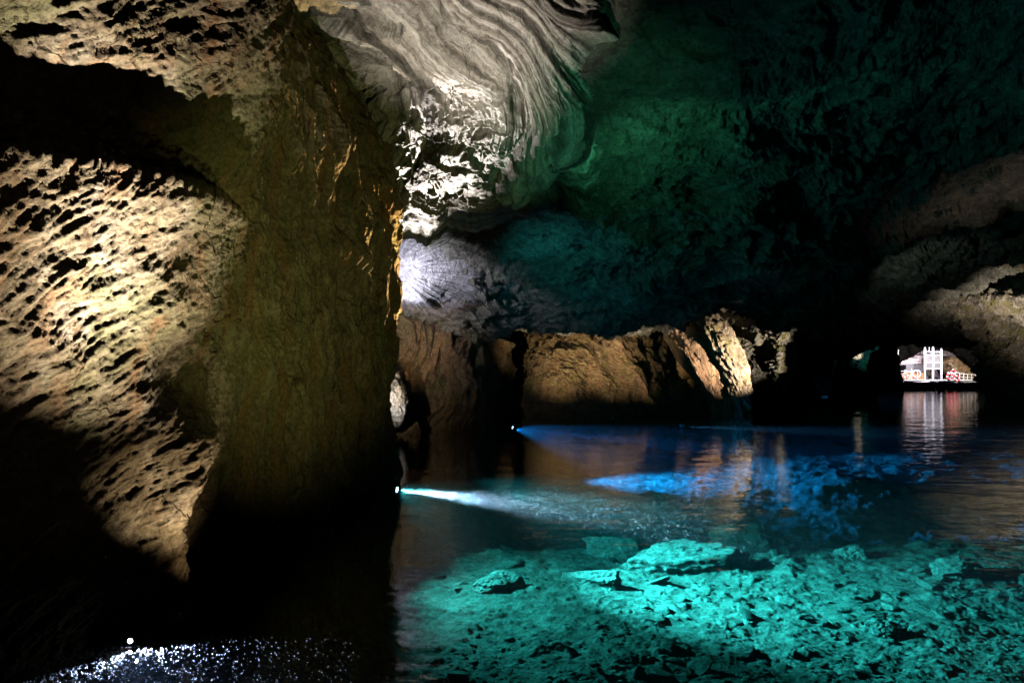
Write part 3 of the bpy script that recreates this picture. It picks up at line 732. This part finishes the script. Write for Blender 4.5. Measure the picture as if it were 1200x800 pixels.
for k in range(16):
    px = 1113 + 34 * (k / 15) ** .9; ytop = 421 + (px - 1113) * .75
    d = 75.6 + rr.uniform(-.3, .3); s_ = rr.uniform(.18, .36)
    o = stone('rubble_block', (xs(px, d), d, max(.2, zs(ytop + rr.uniform(1, 9), d) - .1)), (s_, s_ * .8, s_ * .7), M['grey'] if k % 3 else M['slab'], 500 + k, rr.uniform(0, 3), 28)
    tag(o, 'broken rock lying on the brown rubble slope right of the gantry', 'rock', 'broken rocks on the rubble slope')

# ------------------------------------------------------------------ lamp housings one can see
def lamp(loc, aim, lens, label, sz=1.0):
    t = thing('underwater_lamp', loc, label, 'lamp')
    d = (Vector(aim) - Vector(loc)).normalized(); l = Vector(loc)
    bm = B(); bm_rod(bm, l - d * .16 * sz, l, .035 * sz, 20, .065 * sz); bm_ring_free(bm, l, d, .065 * sz, .012 * sz); done('housing', bm, M['metal'], t, True)
    bm = B(); bm_rod(bm, l, l + d * .012 * sz, .056 * sz, 20); done('lens', bm, lens, t)
    bm = B(); bm_rod(bm, l - d * .08 * sz, l - d * .08 * sz + Vector((0, 0, -.3 * sz)), .012 * sz, 8); done('bracket', bm, M['metal'], t)
def bm_ring_free(bm, c, ax, R, r):
    q = ax.to_track_quat('Y', 'Z').to_matrix().to_4x4(); b2 = B(); bm_ring(b2, (0, 0, 0), R, r, n=24, k=8)
    bmesh.ops.transform(b2, matrix=Matrix.Translation(c) @ q, verts=b2.verts)
    me = D.meshes.new('tmp'); b2.to_mesh(me); b2.free(); bm.from_mesh(me); D.meshes.remove(me)
lamp((-3.40, 6.08, .05), (-3.1, 4.5, .25), M['lens'], 'blazing blue-white lamp at the waterline at the foot of the near wall', .36)
lamp((-2.42, 14.32, -.10), (6, 12.9, -.75), M['lensblue'], 'lamp under the corner of the tall wall throwing the white beam')
lamp((.02, 28.85, -.12), (9, 26, -.8), M['lensblue'], 'lamp in the black gap throwing the blue beam across the lake')
lamp((7.42, 29.5, -.10), (28, 28.6, -.75), M['lensblue'], 'small lamp below the leaning slabs throwing a thin level beam')
lamp((-3.42, 19.1, 4.25), (-2.6, 18.0, 4.9), M['lens'], 'violet-white lamp glaring behind the edge of the tall wall')

# ------------------------------------------------------------------ specks
def specks(name, pts, size, flat, mat, label, cat):
    n = len(pts)
    a = np.linspace(0, 2 * math.pi, 7)[:-1]
    base = np.concatenate([np.stack([np.cos(a), np.sin(a), a * 0], -1), [[0, 0, flat]], [[0, 0, -flat]]])
    rz = RNG.normal(0, .5, n); asp = RNG.uniform(.3, .8, n)
    x = base[None, :, 0] * size[:, None]; y = base[None, :, 1] * (size * asp)[:, None]; z = base[None, :, 2] * size[:, None]
    X = x * np.cos(rz)[:, None] - y * np.sin(rz)[:, None] + pts[:, :1]; Y = x * np.sin(rz)[:, None] + y * np.cos(rz)[:, None] + pts[:, 1:2]; Z = z + pts[:, 2:3]
    V = np.stack([X, Y, Z], -1).reshape(-1, 3)
    t = []
    for i in range(6): t += [(i, (i + 1) % 6, 6), ((i + 1) % 6, i, 7)]
    T = (np.array(t)[None] + (np.arange(n) * 8)[:, None, None]).reshape(-1, 3)
    o = mesh_np(name, V, np.zeros((0, 4), int), mat, T=T, smooth=False)
    tag(o, label, cat, kind='stuff'); return o
n = 12000
px = RNG.uniform(-30, 420, n); py = 742 + RNG.power(1.0, n) * 85
d = F * CAMZ / (py - HY); X = (px - CX) / F * d
edge = 745 + np.maximum(0, 110 - px) * .42
dens = np.exp(-np.maximum(0, px - 150) / 95) * np.exp(-np.maximum(0, 60 - px) / 120) * .8
keep = (py > edge) & (RNG.uniform(0, 1, n) < dens * (.45 + .55 * (gn(np.stack([px / 16, py / 7, px * 0], -1), 9) > -.1)))
pts = np.stack([X, d, .004 + 0 * X], -1)[keep]
specks('foam_and_glint_flecks', pts, RNG.uniform(.002, .009, len(pts)), .8, M['speck'], 'white flecks of foam and added lamp glints on the water round the near lamp', 'foam')  # the white flecks also stand in for lamp glints on the ripples
n = 9000
t_ = RNG.power(1.4, n) * 6.6; a0 = np.array([-2.35, 14.3, -.10]); dv = np.array([6.35, -1.3, -.46]); dv /= np.linalg.norm(dv)
spread = .02 + t_ * .075
pts = a0 + dv * t_[:, None] + RNG.normal(size=(n, 3)) * spread[:, None] * np.array([1, 1.6, .55])
pts = pts[(pts[:, 2] < -.01)]
specks('bubbles', pts, RNG.uniform(.003, .009, len(pts)), .9, M['grit'], 'fine bubbles and grit lit up along the white underwater beam', 'bubbles')

def rubble():
    n = 4200
    py = 500 + 400 * RNG.power(1.3, n); px = RNG.uniform(430, 1320, n)
    d = F * (CAMZ - BED) / (py - HY - 0); X = (px - CX) / F * d; Y = d
    cl = gn(np.stack([X * .5, Y * .5, X * 0], -1), 77) + .4 * gn(np.stack([X * 1.7, Y * 1.7, X * 0], -1), 78)
    k = (cl > -.12) & (Y < 26) & (Y > 7); X, Y = X[k], Y[k]; n = len(X)
    Z = bed_height(X[None], Y[None])[0]
    th = np.linspace(0, math.pi, 8); ph = np.linspace(0, 2 * math.pi, 12, endpoint=False)
    dr_ = np.stack([np.sin(th)[:, None] * np.cos(ph), np.sin(th)[:, None] * np.sin(ph), np.cos(th)[:, None] * np.ones(12)], -1).reshape(-1, 3)
    kinds = []
    for q in range(14):
        r = np.random.default_rng(900 + q); pn = r.normal(size=(9, 3)); pn /= np.linalg.norm(pn, axis=1)[:, None]; h_ = r.uniform(.5, .95, 9)
        kinds.append(dr_ * np.minimum(np.min(h_ / np.maximum(dr_ @ pn.T, 1e-3), 1), 1.1)[:, None])
    kinds = np.array(kinds)[RNG.integers(0, 14, n)]
    sz = np.clip(RNG.lognormal(-3.5, .75, n), .012, .26) * (Y / 14) ** .5
    S3 = np.stack([sz * RNG.uniform(.9, 1.6, n), sz * RNG.uniform(.7, 1.1, n), sz * RNG.uniform(.18, .42, n)], -1)
    v = kinds * S3[:, None]; a = RNG.uniform(0, 6.28, n)[:, None]; t = RNG.normal(0, .3, n)[:, None]
    x = v[..., 0] * np.cos(a) - v[..., 1] * np.sin(a); y = v[..., 0] * np.sin(a) + v[..., 1] * np.cos(a); z = v[..., 2] + t * v[..., 0]
    V = np.stack([x + X[:, None], y + Y[:, None], z + (Z + S3[:, 2] * .35)[:, None]], -1)
    q = grid_quads(8, 12, 0, True); Q = (q[None] + (np.arange(n) * 96)[:, None, None]).reshape(-1, 4)
    tag(mesh_np('rubble', V.reshape(-1, 3), Q, M['bed'], smooth=False), 'loose rubble and chips strewn over the whole lake bed', 'rubble', kind='stuff')
rubble()

# ------------------------------------------------------------------ lamps of the cave and added fill lights
def spot(name, loc, aim, power, col, cone, blend=.6, r=.03):
    l = D.lights.new(name, 'SPOT'); l.energy = power; l.color = col; l.spot_size = math.radians(cone); l.spot_blend = blend; l.shadow_soft_size = r
    o = D.objects.new(name, l); C.objects.link(o); o.location = loc
    from mathutils import Vector
    o.rotation_euler = (Vector(aim) - Vector(loc)).to_track_quat('-Z', 'Y').to_euler()
    return o
def point(name, loc, power, col, r=.03):
    l = D.lights.new(name, 'POINT'); l.energy = power; l.color = col; l.shadow_soft_size = r
    o = D.objects.new(name, l); C.objects.link(o); o.location = loc; return o
def aimp(*a): return tuple(P(*a))
WARM = (1.0, .80, .58); NEUT = (1.0, .92, .88); COOL = (.82, .84, 1.0)
GREEN = (.10, .75, .42); TEAL = (.06, .62, .72); TURQ = (.12, .95, .78); BLUE = (.06, .35, 1.0)

# left wall
spot('cave_or_fill_light', (-2.25, 5.4, .25), aimp(130, 205, 5.5), 2300, (1.0, .88, .74), 54, 1.0)
spot('cave_or_fill_light', (-2.3, 5.3, .2), aimp(128, 290, 5.5), 5200, (1.0, .93, .88), 26, 1.0)
spot('cave_or_fill_light', (-2.4, 6.2, .3), (-3.6, 6.7, 1.8), 230, (1.0, .82, .60), 58, 1.0)  # added light for the knob, with no lamp of its own there
spot('cave_or_fill_light', (1.5, 4.0, 1.0), (-3.1, 10.4, 4.7), 800, (.80, .86, .30), 62, 1.0)
spot('cave_or_fill_light', (-.9, 17.5, 2.0), (-2.7, 13.6, 4.9), 15000, (1.0, .66, .28), 34, 1.0)
spot('cave_or_fill_light', (.5, 2.5, 2.2), (-3.8, 6.2, 3.2), 18, (1.0, .80, .55), 60, 1.0)  # added weak fill from beside the camera, softens the black pits
spot('cave_or_fill_light', (-2.5, 6.5, .2), (-3.35, 6.9, .9), 30, (1.0, .72, .45), 50, 1.0)  # added dim light to pick out the rib, no fitting stands here
# hanging rock
spot('cave_or_fill_light', (-3.1, 16.9, 3.0), (-2.1, 13.7, 7.0), 11000, (1.0, .93, .90), 52, 1.0)
spot('cave_or_fill_light', (-1.9, 6.5, .4), (-.9, 10.8, 8), 5500, (1.0, .9, .8), 36, 1.0)
# recess
spot('cave_or_fill_light', (-3.35, 19.2, 4.2), (-3.2, 21.2, 5.0), 1500, (.82, .82, 1.0), 96, 1.0)
# roof glow: added lights standing in for the glow rising from the water
spot('cave_or_fill_light', (1.6, 14.0, 5.9), (4.4, 16.4, 7.3), 230, (.08, .74, .34), 112, 1.0)
spot('cave_or_fill_light', (3.0, 8.5, .3), (1.6, 13.4, 7.4), 800, (.12, .75, .40), 40, 1.0)
spot('cave_or_fill_light', (-.2, 18.4, 4.5), (4.0, 22.8, 5.4), 330, (.03, .50, .56), 120, 1.0)
spot('cave_or_fill_light', (2.6, 21.5, 2.2), (2.6, 25, 4.4), 130, (.03, .45, .60), 100, 1.0)
spot('cave_or_fill_light', (31, 54, 2.6), (26, 64, 5.0), 250, TEAL, 50, 1.0)
# centre wall and slabs
spot('cave_or_fill_light', (1.0, 29.0, .6), (2.4, 32.8, 4.2), 1800, (.95, .78, .50), 84, 1.0)
spot('cave_or_fill_light', (3.8, 29.2, .6), (5.4, 33.2, 4.2), 1000, (.95, .78, .50), 80, 1.0)
spot('cave_or_fill_light', (12.6, 27.2, 1.6), aimp(828, 412, 31.5), 12000, (1.0, .76, .54), 46, 1.0)
spot('cave_or_fill_light', (18.0, 32.5, 1.6), aimp(884, 408, 38), 9000, (1.0, .9, .75), 34, 1.0)
# buttress
spot('cave_or_fill_light', (-3.4, 20.5, .4), aimp(480, 370, 25), 650, (1.0, .68, .35), 60, 1.0)
spot('cave_or_fill_light', (-4.0, 21.5, 1.0), (-4.1, 23.6, 1.6), 300, (1.0, .9, .75), 80, .9)
# right
spot('cave_or_fill_light', (25, 35, 1.0), aimp(1195, 365, 39), 6000, (1.0, .86, .72), 74, 1.0)
spot('cave_or_fill_light', (20.0, 24, 3.5), aimp(1180, 215, 25), 380, (1.0, .80, .66), 84, 1.0)
spot('cave_or_fill_light', (16.5, 29, 5.5), aimp(1120, 290, 38), 170, (.7, .9, .8), 70, 1.0)
# pillar cap
spot('cave_or_fill_light', (28.4, 55.5, 3.0), aimp(1000, 410, 58.5), 900, (1.0, .95, .9), 36, 1.0)
# landing
spot('cave_or_fill_light', (xs(1074), 72.2, 3.3), (xs(1072), 78, 2.6), 2000, (.95, .86, 1.0), 130, .6, .06)
spot('cave_or_fill_light', (xs(1104), 71.6, 3.2), (xs(1102), 78, 2.8), 1700, (.93, .88, 1.0), 130, .6, .06)
spot('cave_or_fill_light', (xs(1076), 77.4, 2.9), (xs(1080), 79.2, 3.6), 3000, (.98, .92, 1.0), 150, .6, .06)
spot('cave_or_fill_light', (xs(1132), 72.0, 3.0), (xs(1126), 78, 2.2), 900, (1.0, .84, .7), 120, .6, .06)

# under water, plus one added light above the surface for the bed
spot('cave_or_fill_light', (-2.35, 14.3, -.14), (8.0, 13.0, -2.2), 1800, (.05, .90, .85), 150, 1.0)
spot('cave_or_fill_light', (-1.7, 15.2, .85), (7.2, 13.4, -2.3), 29000, (.045, .84, .84), 54, 1.0)  # added light in the air by the corner, brightens the turquoise bed
spot('cave_or_fill_light', (-2.35, 14.3, -.12), (4.0, 13.2, -.55), 340000, (.44, .70, 1.0), 13, 1.0)
spot('cave_or_fill_light', (.1, 28.8, -.18), (17, 25, -2.8), 42000, (.006, .34, 1.0), 56, 1.0)
spot('cave_or_fill_light', (.1, 28.8, -.16), (6.6, 26.2, -.60), 260000, (.03, .30, 1.0), 6, 1.0)
spot('cave_or_fill_light', (7.5, 29.5, -.14), (28, 28.6, -.75), 300000, (.15, .5, .9), 5, .8)
spot('cave_or_fill_light', (13, 39.0, -.16), (36, 41, -1.3), 160000, (.05, .8, .75), 26, .9)
spot('cave_or_fill_light', (27, 60, -.22), (50, 52, -1.8), 60000, (.06, .4, .9), 26, .8)
spot('cave_or_fill_light', (-3.30, 6.0, .10), (-2.6, 4.9, -.3), 500, (.5, .62, 1.0), 150, .5, .01)

# ------------------------------------------------------------------ world and render
w = D.worlds.new('World'); sc.world = w; w.use_nodes = True
w.node_tree.nodes['Background'].inputs[0].default_value = (.3, .45, .5, 1)
w.node_tree.nodes['Background'].inputs[1].default_value = 0.0015
sc.view_settings.view_transform = 'Standard'; sc.view_settings.look = 'None'; sc.view_settings.gamma = 1; sc.view_settings.exposure = 0
cy = sc.cycles
cy.use_denoising = True; cy.use_adaptive_sampling = True; cy.adaptive_threshold = .02; cy.max_bounces = 6; cy.diffuse_bounces = 0; cy.glossy_bounces = 3; cy.transparent_max_bounces = 8; cy.volume_bounces = 0
cy.caustics_reflective = False; cy.caustics_refractive = False; cy.sample_clamp_indirect = 3
